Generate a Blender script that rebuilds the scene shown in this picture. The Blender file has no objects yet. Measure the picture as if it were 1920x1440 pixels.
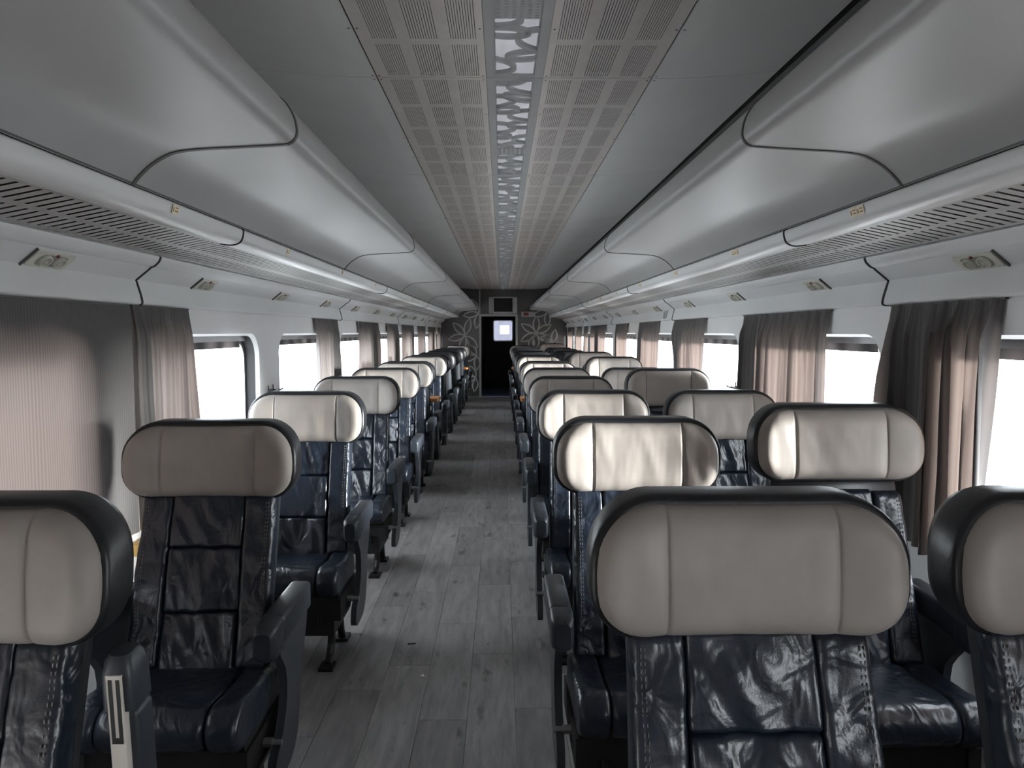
import bpy, bmesh, math, random
from math import sin, cos, pi, sqrt, radians, atan2
from mathutils import Vector, Matrix, noise
from mathutils.geometry import tessellate_polygon

random.seed(7)
S = bpy.context.scene
C = S.collection

# ------------------------------------------------------------------ camera
H = 1.44                       # eye height above the floor
F_PX = 1400.0
cam_d = bpy.data.cameras.new('camera')
cam_d.sensor_width = 36.0
cam_d.lens = F_PX / 1920.0 * 36.0
cam_d.clip_start = 0.02
cam = bpy.data.objects.new('camera', cam_d)
C.objects.link(cam)
cam.location = (-0.05, 0.0, H)
cam.rotation_euler = (radians(90.0 - 3.97), 0.0, radians(-0.80))
S.camera = cam

# ------------------------------------------------------------------ world: bright overcast sky
world = bpy.data.worlds.new('overcast_sky')
S.world = world
world.use_nodes = True
wn = world.node_tree.nodes
wl = world.node_tree.links
bg = wn['Background']
wtc = wn.new('ShaderNodeTexCoord')
wnz = wn.new('ShaderNodeTexNoise')
wnz.inputs['Scale'].default_value = 1.6
wnz.inputs['Detail'].default_value = 3
wramp = wn.new('ShaderNodeValToRGB')
wramp.color_ramp.elements[0].position = 0.3
wramp.color_ramp.elements[0].color = (0.86, 0.92, 1.0, 1)
wramp.color_ramp.elements[1].position = 0.75
wramp.color_ramp.elements[1].color = (1.0, 1.0, 1.0, 1)
wl.new(wtc.outputs['Generated'], wnz.inputs['Vector'])
wl.new(wnz.outputs['Fac'], wramp.inputs['Fac'])
wl.new(wramp.outputs['Color'], bg.inputs['Color'])
bg.inputs['Strength'].default_value = 7.5
# hazy sun behind thin cloud, shining in from the right-hand side
sun_d = bpy.data.lights.new('hazy_sun', 'SUN')
sun_d.energy = 18.0
sun_d.angle = radians(13)
sun_d.color = (1.0, 0.97, 0.93)
sun = bpy.data.objects.new('hazy_sun', sun_d)
C.objects.link(sun)
sun.rotation_euler = Vector((-0.97, 0.245, -0.075)).to_track_quat('-Z', 'Y').to_euler()

vs = S.view_settings
vs.view_transform = 'Standard'
vs.look = 'None'
vs.gamma = 1.0
vs.use_curve_mapping = False
vs.exposure = 0.90
S.cycles.use_denoising = True
S.cycles.max_bounces = 10
S.cycles.diffuse_bounces = 6
S.cycles.glossy_bounces = 4
S.cycles.transparent_max_bounces = 24
S.cycles.sample_clamp_indirect = 6.0

# ------------------------------------------------------------------ materials
def base_mat(name):
    m = bpy.data.materials.new(name)
    m.use_nodes = True
    return m, m.node_tree.nodes, m.node_tree.links, m.node_tree.nodes['Principled BSDF']

def mat(name, col, rough=0.5, metal=0.0, var=0.12, nscale=6.0, bump=0.0, bscale=60.0, spec=0.5, stretch=None, coat=0.0):
    m, n, l, b = base_mat(name)
    tc = n.new('ShaderNodeTexCoord')
    src = tc.outputs['Object']
    if stretch:
        mp = n.new('ShaderNodeMapping')
        mp.inputs['Scale'].default_value = stretch
        l.new(src, mp.inputs['Vector'])
        src = mp.outputs['Vector']
    nz = n.new('ShaderNodeTexNoise')
    nz.inputs['Scale'].default_value = nscale
    nz.inputs['Detail'].default_value = 4
    l.new(src, nz.inputs['Vector'])
    r = n.new('ShaderNodeValToRGB')
    r.color_ramp.elements[0].position = 0.3
    r.color_ramp.elements[1].position = 0.7
    r.color_ramp.elements[0].color = tuple(c * (1 - var) for c in col) + (1,)
    r.color_ramp.elements[1].color = tuple(min(1, c * (1 + var)) for c in col) + (1,)
    l.new(nz.outputs['Fac'], r.inputs['Fac'])
    l.new(r.outputs['Color'], b.inputs['Base Color'])
    b.inputs['Roughness'].default_value = rough
    b.inputs['Metallic'].default_value = metal
    b.inputs['Specular IOR Level'].default_value = spec
    b.inputs['Coat Weight'].default_value = coat
    if bump > 0:
        n2 = n.new('ShaderNodeTexNoise')
        n2.inputs['Scale'].default_value = bscale
        n2.inputs['Detail'].default_value = 3
        l.new(tc.outputs['Object'], n2.inputs['Vector'])
        bp = n.new('ShaderNodeBump')
        bp.inputs['Strength'].default_value = bump
        bp.inputs['Distance'].default_value = 0.01
        l.new(n2.outputs['Fac'], bp.inputs['Height'])
        l.new(bp.outputs['Normal'], b.inputs['Normal'])
    return m

def bellows_mat():
    m, n, l, b = base_mat('translucent_gangway_bellows')
    tc = n.new('ShaderNodeTexCoord')
    wv = n.new('ShaderNodeTexWave'); wv.bands_direction = 'Y'; wv.inputs['Scale'].default_value = 3.0
    l.new(tc.outputs['Object'], wv.inputs['Vector'])
    r = n.new('ShaderNodeValToRGB')
    r.color_ramp.elements[0].color = (0.50, 0.50, 0.55, 1); r.color_ramp.elements[1].color = (0.60, 0.60, 0.64, 1)
    l.new(wv.outputs['Fac'], r.inputs['Fac']); l.new(r.outputs['Color'], b.inputs['Base Color'])
    t = n.new('ShaderNodeBsdfTranslucent'); l.new(r.outputs['Color'], t.inputs['Color'])
    mx = n.new('ShaderNodeMixShader'); mx.inputs['Fac'].default_value = 0.30  # translucency added so outside light brightens the gangway
    l.new(b.outputs[0], mx.inputs[1]); l.new(t.outputs[0], mx.inputs[2])
    l.new(mx.outputs[0], n['Material Output'].inputs['Surface'])
    return m

def leather_mat():
    m, n, l, b = base_mat('dark_leather')
    tc = n.new('ShaderNodeTexCoord')
    nz = n.new('ShaderNodeTexNoise'); nz.inputs['Scale'].default_value = 8; nz.inputs['Detail'].default_value = 4
    l.new(tc.outputs['Object'], nz.inputs['Vector'])
    r = n.new('ShaderNodeValToRGB')
    r.color_ramp.elements[0].color = (0.007, 0.0105, 0.018, 1); r.color_ramp.elements[1].color = (0.016, 0.0235, 0.039, 1)
    l.new(nz.outputs['Fac'], r.inputs['Fac']); l.new(r.outputs['Color'], b.inputs['Base Color'])
    b.inputs['Roughness'].default_value = 0.30
    b.inputs['Specular IOR Level'].default_value = 0.6
    # soft creases pulled across the hide, plus fine grain
    mp = n.new('ShaderNodeMapping'); mp.inputs['Scale'].default_value = (1.0, 1.0, 0.8); mp.inputs['Rotation'].default_value = (0.3, 0.5, 0.2)
    l.new(tc.outputs['Object'], mp.inputs['Vector'])
    n2 = n.new('ShaderNodeTexNoise'); n2.inputs['Scale'].default_value = 15; n2.inputs['Detail'].default_value = 2; n2.inputs['Distortion'].default_value = 0.9
    l.new(mp.outputs['Vector'], n2.inputs['Vector'])
    b1 = n.new('ShaderNodeBump'); b1.inputs['Strength'].default_value = 0.45; b1.inputs['Distance'].default_value = 0.02
    l.new(n2.outputs['Fac'], b1.inputs['Height'])
    n3 = n.new('ShaderNodeTexNoise'); n3.inputs['Scale'].default_value = 260; n3.inputs['Detail'].default_value = 2
    l.new(tc.outputs['Object'], n3.inputs['Vector'])
    b2 = n.new('ShaderNodeBump'); b2.inputs['Strength'].default_value = 0.05; b2.inputs['Distance'].default_value = 0.01
    l.new(n3.outputs['Fac'], b2.inputs['Height']); l.new(b1.outputs['Normal'], b2.inputs['Normal'])
    l.new(b2.outputs['Normal'], b.inputs['Normal'])
    return m

M = {}
M['plastic'] = mat('grey_lining_plastic', (0.74, 0.75, 0.76), 0.42, var=0.03, nscale=3, bump=0.02, bscale=300)
M['bin'] = mat('luggage_bin_plastic', (0.42, 0.425, 0.43), 0.45, var=0.03, nscale=2, bump=0.02, bscale=300)
M['wallplastic'] = mat('wall_panel_plastic', (0.80, 0.80, 0.81), 0.45, var=0.03, nscale=3)
M['grille'] = mat('grille_metal', (0.45, 0.445, 0.44), 0.5, var=0.04, nscale=5)
M['panel_back'] = mat('shade_behind_ceiling_panel', (0.30, 0.27, 0.26), 0.9)  # backing sheet toned to stand in for the shaded hollow behind the slots
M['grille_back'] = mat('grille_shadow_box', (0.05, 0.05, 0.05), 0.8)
M['ceil'] = mat('ceiling_panel_metal', (0.74, 0.69, 0.665), 0.5, var=0.04, nscale=4)
M['ceilside'] = mat('ceiling_side_panel', (0.80, 0.80, 0.80), 0.45, var=0.03, nscale=3)
M['strip'] = mat('ornament_strip_grey', (0.45, 0.46, 0.465), 0.45, var=0.04, nscale=5)
M['black'] = mat('matt_black', (0.012, 0.012, 0.013), 0.6)
M['rubber'] = mat('black_rubber', (0.015, 0.015, 0.017), 0.45)
M['gasket'] = mat('grey_gasket', (0.09, 0.09, 0.09), 0.6)
M['alu'] = mat('brushed_aluminium', (0.62, 0.63, 0.64), 0.35, metal=0.9, var=0.06, nscale=30)
M['duct'] = mat('grey_heater_duct', (0.22, 0.22, 0.225), 0.45, var=0.1)
M['steel'] = mat('dull_steel', (0.33, 0.33, 0.34), 0.35, metal=0.9)
M['frame_grey'] = mat('door_frame_grey', (0.42, 0.42, 0.43), 0.4, var=0.05)
M['leather'] = leather_mat()
M['shell'] = mat('black_headrest_leather', (0.012, 0.013, 0.016), 0.38, var=0.2, nscale=10, bump=0.06, bscale=120)
M['backshell'] = mat('dark_seat_shell_plastic', (0.03, 0.033, 0.038), 0.35, var=0.1)
M['arm'] = mat('armrest_dark_plastic', (0.022, 0.027, 0.036), 0.42, var=0.1, nscale=12, bump=0.03, bscale=400)
M['armplate'] = mat('slate_grey_support', (0.045, 0.052, 0.062), 0.38, metal=0.2, var=0.1)
M['mech'] = mat('black_mechanism', (0.008, 0.008, 0.009), 0.55)
M['inlay'] = mat('pale_inlay', (0.62, 0.58, 0.53), 0.35, var=0.05)
M['thread'] = mat('grey_thread', (0.22, 0.215, 0.21), 0.6)
M['wood'] = mat('orange_wood', (0.52, 0.22, 0.06), 0.35, var=0.25, nscale=6, stretch=(12, 2, 2))
M['sill_wood'] = mat('yellow_wood', (0.42, 0.26, 0.07), 0.4, var=0.2, nscale=8)
M['sticker'] = mat('cream_sticker', (0.86, 0.74, 0.55), 0.5, var=0.03)
M['ink'] = mat('brown_print', (0.30, 0.22, 0.12), 0.7)
M['darkink'] = mat('dark_print', (0.03, 0.03, 0.03), 0.7)
M['unit'] = mat('lamp_unit_ivory', (0.66, 0.65, 0.58), 0.45, var=0.05)
M['unit_dark'] = mat('lamp_recess_grey', (0.30, 0.30, 0.28), 0.5)
M['red'] = mat('red_button', (0.20, 0.015, 0.02), 0.4)
M['redsign'] = mat('red_sign', (0.22, 0.012, 0.02), 0.4)
M['screen'] = mat('dark_screen', (0.004, 0.005, 0.005), 0.15)
M['darkdoor'] = mat('dark_door', (0.012, 0.012, 0.013), 0.4, var=0.15)
M['carpet'] = mat('blue_grey_carpet', (0.13, 0.17, 0.26), 0.9, var=0.2, nscale=40)
M['etch'] = mat('frosted_etching', (0.48, 0.48, 0.48), 0.55, var=0.06)
M['darkglass'] = mat('smoked_partition_glass', (0.10, 0.10, 0.098), 0.10, var=0.05, spec=0.9)
M['roof'] = mat('roof_void', (0.02, 0.02, 0.02), 0.9)
M['gangway'] = bellows_mat()
M['concrete'] = mat('pale_platform_concrete', (0.62, 0.61, 0.59), 0.8, var=0.15, nscale=0.6)
M['foil'] = mat('crumpled_foil', (0.8, 0.8, 0.8), 0.25, metal=1.0)

def beige_mat():
    m, n, l, b = base_mat('beige_headrest_leather')
    tc = n.new('ShaderNodeTexCoord')
    nz = n.new('ShaderNodeTexNoise'); nz.inputs['Scale'].default_value = 7; nz.inputs['Detail'].default_value = 5
    l.new(tc.outputs['Object'], nz.inputs['Vector'])
    r = n.new('ShaderNodeValToRGB')
    r.color_ramp.elements[0].position = 0.3; r.color_ramp.elements[1].position = 0.75
    r.color_ramp.elements[0].color = (0.32, 0.288, 0.265, 1)
    r.color_ramp.elements[1].color = (0.39, 0.353, 0.325, 1)
    l.new(nz.outputs['Fac'], r.inputs['Fac'])
    l.new(r.outputs['Color'], b.inputs['Base Color'])
    b.inputs['Roughness'].default_value = 0.48
    b.inputs['Specular IOR Level'].default_value = 0.4
    # vertical pull wrinkles and leather grain
    mp = n.new('ShaderNodeMapping'); mp.inputs['Scale'].default_value = (14, 14, 3)
    l.new(tc.outputs['Object'], mp.inputs['Vector'])
    n2 = n.new('ShaderNodeTexNoise'); n2.inputs['Scale'].default_value = 1.0; n2.inputs['Detail'].default_value = 2
    l.new(mp.outputs['Vector'], n2.inputs['Vector'])
    bp = n.new('ShaderNodeBump'); bp.inputs['Strength'].default_value = 0.18; bp.inputs['Distance'].default_value = 0.02
    l.new(n2.outputs['Fac'], bp.inputs['Height'])
    l.new(bp.outputs['Normal'], b.inputs['Normal'])
    return m
M['beige'] = beige_mat()

def plank_mat():
    m, n, l, b = base_mat('grey_wood_plank')
    tc = n.new('ShaderNodeTexCoord')
    oi = n.new('ShaderNodeObjectInfo')
    off = n.new('ShaderNodeVectorMath'); off.operation = 'MULTIPLY_ADD'
    off.inputs[1].default_value = (1, 1, 1)
    sc = n.new('ShaderNodeVectorMath'); sc.operation = 'SCALE'
    sc.inputs['Scale'].default_value = 37.0
    comb = n.new('ShaderNodeCombineXYZ')
    for k in ('X', 'Y', 'Z'):
        l.new(oi.outputs['Random'], comb.inputs[k])
    l.new(comb.outputs[0], sc.inputs[0])
    l.new(tc.outputs['Object'], off.inputs[0])
    l.new(sc.outputs[0], off.inputs[2])
    mp = n.new('ShaderNodeMapping'); mp.inputs['Scale'].default_value = (16, 2.2, 4)
    l.new(off.outputs[0], mp.inputs['Vector'])
    nz = n.new('ShaderNodeTexNoise'); nz.inputs['Scale'].default_value = 1.6; nz.inputs['Detail'].default_value = 7; nz.inputs['Roughness'].default_value = 0.65
    l.new(mp.outputs['Vector'], nz.inputs['Vector'])
    r = n.new('ShaderNodeValToRGB')
    r.color_ramp.elements[0].position = 0.30; r.color_ramp.elements[0].color = (0.13, 0.124, 0.126, 1)
    r.color_ramp.elements[1].position = 0.72; r.color_ramp.elements[1].color = (0.26, 0.248, 0.247, 1)
    l.new(nz.outputs['Fac'], r.inputs['Fac'])
    # dark knots and cracks
    mp2 = n.new('ShaderNodeMapping'); mp2.inputs['Scale'].default_value = (9, 3.2, 3)
    l.new(off.outputs[0], mp2.inputs['Vector'])
    n2 = n.new('ShaderNodeTexNoise'); n2.inputs['Scale'].default_value = 1.5; n2.inputs['Detail'].default_value = 4
    l.new(mp2.outputs['Vector'], n2.inputs['Vector'])
    r2 = n.new('ShaderNodeValToRGB')
    r2.color_ramp.elements[0].position = 0.27; r2.color_ramp.elements[0].color = (0.35, 0.35, 0.35, 1)
    r2.color_ramp.elements[1].position = 0.36; r2.color_ramp.elements[1].color = (1, 1, 1, 1)
    l.new(n2.outputs['Fac'], r2.inputs['Fac'])
    mx = n.new('ShaderNodeMixRGB'); mx.blend_type = 'MULTIPLY'; mx.inputs['Fac'].default_value = 1
    l.new(r.outputs['Color'], mx.inputs['Color1']); l.new(r2.outputs['Color'], mx.inputs['Color2'])
    tone = n.new('ShaderNodeMapRange')
    tone.inputs['To Min'].default_value = 0.80; tone.inputs['To Max'].default_value = 1.18
    l.new(oi.outputs['Random'], tone.inputs['Value'])
    mx2 = n.new('ShaderNodeVectorMath'); mx2.operation = 'SCALE'
    l.new(mx.outputs['Color'], mx2.inputs[0]); l.new(tone.outputs['Result'], mx2.inputs['Scale'])
    l.new(mx2.outputs[0], b.inputs['Base Color'])
    b.inputs['Roughness'].default_value = 0.5
    b.inputs['Specular IOR Level'].default_value = 0.4
    bp = n.new('ShaderNodeBump'); bp.inputs['Strength'].default_value = 0.1; bp.inputs['Distance'].default_value = 0.004
    l.new(nz.outputs['Fac'], bp.inputs['Height']); l.new(bp.outputs['Normal'], b.inputs['Normal'])
    return m
M['plank'] = plank_mat()

def curtain_mat():
    m = bpy.data.materials.new('striped_curtain_cloth'); m.use_nodes = True
    n = m.node_tree.nodes; l = m.node_tree.links
    n.remove(n['Principled BSDF'])
    out = n['Material Output']
    tc = n.new('ShaderNodeTexCoord')
    mp = n.new('ShaderNodeMapping'); mp.inputs['Scale'].default_value = (1, 90, 0.6)
    l.new(tc.outputs['UV'], mp.inputs['Vector'])
    # UV.x runs along the cloth width in metres
    wv = n.new('ShaderNodeTexWave'); wv.wave_type = 'BANDS'; wv.bands_direction = 'X'
    wv.inputs['Scale'].default_value = 14.0; wv.inputs['Distortion'].default_value = 0.6; wv.inputs['Detail'].default_value = 2
    l.new(tc.outputs['UV'], wv.inputs['Vector'])
    r = n.new('ShaderNodeValToRGB')
    r.color_ramp.elements[0].color = (0.17, 0.165, 0.165, 1); r.color_ramp.elements[1].color = (0.22, 0.21, 0.208, 1)
    l.new(wv.outputs['Fac'], r.inputs['Fac'])
    r2 = n.new('ShaderNodeValToRGB')
    r2.color_ramp.elements[0].color = (0.135, 0.102, 0.090, 1); r2.color_ramp.elements[1].color = (0.17, 0.132, 0.117, 1)
    l.new(wv.outputs['Fac'], r2.inputs['Fac'])
    d = n.new('ShaderNodeBsdfDiffuse'); t = n.new('ShaderNodeBsdfTranslucent')
    l.new(r.outputs['Color'], d.inputs['Color']); l.new(r2.outputs['Color'], t.inputs['Color'])
    mix = n.new('ShaderNodeMixShader'); mix.inputs['Fac'].default_value = 0.32
    l.new(d.outputs[0], mix.inputs[1]); l.new(t.outputs[0], mix.inputs[2])
    l.new(mix.outputs[0], out.inputs['Surface'])
    return m
M['curtain'] = curtain_mat()

def glass_mat():
    m = bpy.data.materials.new('window_glass'); m.use_nodes = True
    n = m.node_tree.nodes; l = m.node_tree.links
    n.remove(n['Principled BSDF'])
    out = n['Material Output']
    tr = n.new('ShaderNodeBsdfTransparent'); tr.inputs['Color'].default_value = (0.88, 0.92, 0.93, 1)
    gl = n.new('ShaderNodeBsdfGlossy'); gl.inputs['Roughness'].default_value = 0.02
    lw = n.new('ShaderNodeLayerWeight'); lw.inputs['Blend'].default_value = 0.5
    pw_ = n.new('ShaderNodeMath'); pw_.operation = 'POWER'; pw_.inputs[1].default_value = 5.0
    fr = n.new('ShaderNodeMath'); fr.operation = 'MULTIPLY_ADD'; fr.inputs[1].default_value = 0.55; fr.inputs[2].default_value = 0.05
    l.new(lw.outputs['Facing'], pw_.inputs[0]); l.new(pw_.outputs[0], fr.inputs[0])
    mix = n.new('ShaderNodeMixShader')
    l.new(fr.outputs[0], mix.inputs['Fac']); l.new(tr.outputs[0], mix.inputs[1]); l.new(gl.outputs[0], mix.inputs[2])
    l.new(mix.outputs[0], out.inputs['Surface'])
    return m
M['glass'] = glass_mat()

def blind_mat():
    m, n, l, b = base_mat('striped_blind')
    tc = n.new('ShaderNodeTexCoord')
    wv = n.new('ShaderNodeTexWave'); wv.bands_direction = 'Y'; wv.inputs['Scale'].default_value = 1.3; wv.inputs['Distortion'].default_value = 3; wv.inputs['Detail'].default_value = 3
    l.new(tc.outputs['Object'], wv.inputs['Vector'])
    r = n.new('ShaderNodeValToRGB')
    r.color_ramp.elements[0].color = (0.05, 0.045, 0.05, 1); r.color_ramp.elements[1].color = (0.24, 0.21, 0.21, 1)
    l.new(wv.outputs['Fac'], r.inputs['Fac']); l.new(r.outputs['Color'], b.inputs['Base Color'])
    b.inputs['Roughness'].default_value = 0.7
    return m
M['blind'] = blind_mat()

def lamp_mat():
    m, n, l, b = base_mat('frosted_lamp_diffuser')
    tc = n.new('ShaderNodeTexCoord')
    nz = n.new('ShaderNodeTexNoise'); nz.inputs['Scale'].default_value = 3
    l.new(tc.outputs['Object'], nz.inputs['Vector'])
    r = n.new('ShaderNodeValToRGB')
    r.color_ramp.elements[0].color = (0.78, 0.79, 0.82, 1); r.color_ramp.elements[1].color = (0.9, 0.9, 0.92, 1)
    l.new(nz.outputs['Fac'], r.inputs['Fac']); l.new(r.outputs['Color'], b.inputs['Base Color'])
    b.inputs['Roughness'].default_value = 0.4
    b.inputs['Emission Color'].default_value = (0.9, 0.92, 1.0, 1)
    b.inputs['Emission Strength'].default_value = 0.15
    return m
M['lamp'] = lamp_mat()

# ------------------------------------------------------------------ helpers
def link(o, parent=None):
    C.objects.link(o)
    if parent is not None:
        o.parent = parent
    return o

def mesh(name, verts, faces, m, smooth=True, uv=None, autosmooth=None):
    me = bpy.data.meshes.new(name)
    me.from_pydata([tuple(v) for v in verts], [], faces)
    me.materials.append(m)
    if smooth:
        for p in me.polygons:
            p.use_smooth = True
        if autosmooth:
            me.set_sharp_from_angle(angle=radians(autosmooth))
    if uv:
        lay = me.uv_layers.new(name='UVMap')
        for lp in me.loops:
            lay.data[lp.index].uv = uv[lp.vertex_index]
    me.update()
    return me

def obj(name, me, parent=None, loc=None, label=None):
    o = bpy.data.objects.new(name, me)
    link(o, parent)
    if loc:
        o.location = loc
    if label:
        o['label'] = label
    return o

def empty(name, loc=(0, 0, 0), label=None, cat=None, group=None, rz=0.0):
    o = bpy.data.objects.new(name, None)
    o.empty_display_size = 0.1
    link(o)
    o.location = loc
    o.rotation_euler[2] = rz
    tag(o, label, cat, group)
    return o

def tag(o, label=None, cat=None, group=None, kind=None):
    if label: o['label'] = label
    if cat: o['category'] = cat
    if group: o['group'] = group
    if kind: o['kind'] = kind
    return o

def copy_tree(o, parent=None):
    c = o.copy()
    C.objects.link(c)
    c.parent = parent
    for ch in o.children:
        copy_tree(ch, c)
    return c

class MB:
    def __init__(self):
        self.v = []; self.f = []
    def add(self, vs_, fs_):
        b = len(self.v)
        self.v += [tuple(p) for p in vs_]
        self.f += [tuple(i + b for i in f) for f in fs_]
        return self
    def box(self, x0, x1, y0, y1, z0, z1):
        return self.add([(x0,y0,z0),(x1,y0,z0),(x1,y1,z0),(x0,y1,z0),(x0,y0,z1),(x1,y0,z1),(x1,y1,z1),(x0,y1,z1)],
                 [(0,3,2,1),(4,5,6,7),(0,1,5,4),(1,2,6,5),(2,3,7,6),(3,0,4,7)])
    def tube(self, a, b, r, n=10, cap=True):
        a = Vector(a); b = Vector(b); d = (b - a).normalized()
        u = d.orthogonal().normalized(); w = d.cross(u)
        vs_ = []
        for p in (a, b):
            for i in range(n):
                t = 2*pi*i/n
                vs_.append(p + u*(cos(t)*r) + w*(sin(t)*r))
        fs_ = [(i, (i+1) % n, n + (i+1) % n, n + i) for i in range(n)]
        if cap:
            fs_ += [tuple(range(n))[::-1], tuple(range(n, 2*n))]
        return self.add(vs_, fs_)
    def path_tube(self, pts, r, n=8):
        for a, b in zip(pts[:-1], pts[1:]):
            self.tube(a, b, r, n)
        return self
    def mesh(self, name, m, smooth=False, autosmooth=None):
        return mesh(name, self.v, self.f, m, smooth, None, autosmooth)

def rbox_mesh(name, x0, x1, y0, y1, z0, z1, r, m, seg=3):
    bm = bmesh.new()
    bmesh.ops.create_cube(bm, size=1.0)
    for v in bm.verts:
        v.co = Vector(((x0+x1)/2 + v.co.x*(x1-x0), (y0+y1)/2 + v.co.y*(y1-y0), (z0+z1)/2 + v.co.z*(z1-z0)))
    bmesh.ops.bevel(bm, geom=bm.edges[:], offset=r, segments=seg, profile=0.5, affect='EDGES')
    me = bpy.data.meshes.new(name)
    bm.to_mesh(me); bm.free()
    me.materials.append(m)
    for p in me.polygons: p.use_smooth = True
    me.set_sharp_from_angle(angle=radians(35))
    return me

def rr_loop(w, h, rt, rb, n=8):
    """rounded rectangle outline in (x, z), counter clockwise, own radius for top and bottom corners"""
    pts = []
    for cx, cz, a0, r in ((w/2-rt, h/2-rt, 0, rt), (-(w/2-rt), h/2-rt, pi/2, rt), (-(w/2-rb), -(h/2-rb), pi, rb), (w/2-rb, -(h/2-rb), 3*pi/2, rb)):
        for i in range(n+1):
            a = a0 + (pi/2)*i/n
            pts.append((cx + r*cos(a), cz + r*sin(a)))
    return pts

def loft(loops, cap0=True, cap1=True):
    vs_ = []; fs_ = []
    n = len(loops[0])
    for lp in loops: vs_ += lp
    for k in range(len(loops)-1):
        for i in range(n):
            j = (i+1) % n
            fs_.append((k*n+i, k*n+j, (k+1)*n+j, (k+1)*n+i))
    if cap0: fs_.append(tuple(range(n))[::-1])
    if cap1: fs_.append(tuple(range((len(loops)-1)*n, len(loops)*n)))
    return vs_, fs_

def pillow(w, h, depth, rt, rb, nx=26, nz=14, seams=(), wr=0.0, seed=0.0, wscale=(10, 10), edge=0.05, gdepth=0.006, bend=0.0):
    """padded panel in the XZ plane, front towards -Y, flat back at y=0"""
    xs = []
    for i in range(nx+1):
        t = -1 + 2*i/nx
        xs.append(sin(t*pi/2)*0.55 + t*0.45)
    xs = [x*w/2*0.9995 for x in xs]
    for s in seams:
        xs += [s-0.009, s-0.004, s-0.0015, s+0.0015, s+0.004, s+0.009]
    xs = sorted(xs)
    def ztop(x, r):
        a = abs(x) - (w/2-r)
        return h/2 if a <= 0 else h/2 - r + sqrt(max(0, r*r - a*a))
    vsx = [sin((-1+2*j/nz)*pi/2)*0.5 + (-1+2*j/nz)*0.5 for j in range(nz+1)]
    V = []; Fc = []
    for x in xs:
        zt = ztop(x, rt); zb = -ztop(x, rb)
        for v in vsx:
            z = (zt+zb)/2 + v*(zt-zb)/2
            dz = min(zt-z, z-zb); dx = w/2-abs(x)
            e1 = 1-min(1, max(0, dz)/edge); e2 = 1-min(1, max(0, dx)/edge)
            pv = sqrt(max(0, 1-e1**2)); pu = sqrt(max(0, 1-e2**2))
            y = -depth*pv*pu*(0.88+0.12*(1-v*v))
            for s in seams:
                y += gdepth*math.exp(-((x-s)/0.003)**2)*pv + 0.004*math.exp(-((x-s)/0.018)**2)*pv
            if wr:
                y -= wr*noise.noise(Vector((x*wscale[0]+seed, seed*1.7, z*wscale[1])))*pv*pu
                y -= wr*0.6*noise.noise(Vector((x*wscale[0]*2.3+z*14+seed, seed, z*wscale[1]*1.6)))*pv*pu
            y -= bend*(abs(x)/(w/2))**3
            V.append((x, y, z))
    m = nz+1; nc = len(xs)
    for i in range(nc-1):
        for j in range(nz):
            Fc.append((i*m+j, (i+1)*m+j, (i+1)*m+j+1, i*m+j+1))
    loop = [i*m for i in range(nc)] + [(nc-1)*m+j for j in range(1, m)] + [i*m+nz for i in range(nc-2, -1, -1)] + [j for j in range(nz-1, 0, -1)]
    b0 = len(V)
    for k in loop:
        x, y, z = V[k]
        V.append((x*0.97, max(0.004, -bend*(abs(x)/(w/2))**3+0.004), z*0.97))
    L = len(loop)
    for i in range(L):
        j = (i+1) % L
        Fc.append((loop[j], loop[i], b0+i, b0+j))
    Fc.append(tuple(b0+i for i in range(L))[::-1])
    return V, Fc

def sweep_y(profile, y0, y1, ny=1):
    """open profile [(x,z)] swept along y"""
    V = []; Fc = []
    n = len(profile)
    for k in range(ny+1):
        y = y0 + (y1-y0)*k/ny
        V += [(x, y, z) for x, z in profile]
    for k in range(ny):
        for i in range(n-1):
            Fc.append((k*n+i, k*n+i+1, (k+1)*n+i+1, (k+1)*n+i))
    return V, Fc

def thick(profile, t):
    """closed outline of an open profile given a thickness (offset to the left of its direction)"""
    out = []
    n = len(profile)
    for i, (x, z) in enumerate(profile):
        a = profile[max(0, i-1)]; b = profile[min(n-1, i+1)]
        dx, dz = b[0]-a[0], b[1]-a[1]
        d = sqrt(dx*dx+dz*dz) or 1
        out.append((x - dz/d*t, z + dx/d*t))
    return list(profile) + out[::-1]

def solid_y(loop, y0, y1):
    n = len(loop)
    V = [(x, y0, z) for x, z in loop] + [(x, y1, z) for x, z in loop]
    Fc = [(i, (i+1) % n, n+(i+1) % n, n+i) for i in range(n)]
    tris = tessellate_polygon([[Vector((x, z, 0)) for x, z in loop]])
    Fc += [tuple(t) for t in tris] + [tuple(n+i for i in t)[::-1] for t in tris]
    return V, Fc

def mir(loop, s):
    return [(x*s, z) for x, z in loop]

Y0, Y1 = -2.35, 16.70           # rear end and end partition of the saloon
PITCH_W = 1.735                 # window pitch
XW = 1.41                       # inner wall plane
ZC = H + 0.95                   # ceiling

ORD = ['first', 'second', 'third', 'fourth', 'fifth', 'sixth', 'seventh', 'eighth', 'ninth', 'tenth', 'eleventh', 'twelfth', 'thirteenth', 'fourteenth', 'fifteenth', 'sixteenth']
SIDE = {-1: 'left', 1: 'right'}

# ------------------------------------------------------------------ ground outside
mb = MB().box(-60, 60, -60, 80, -1.35, -1.3)
o = obj('ground', mb.mesh('ground', M['concrete']))
tag(o, 'pale concrete ground outside the coach windows', 'ground', kind='structure')

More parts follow.
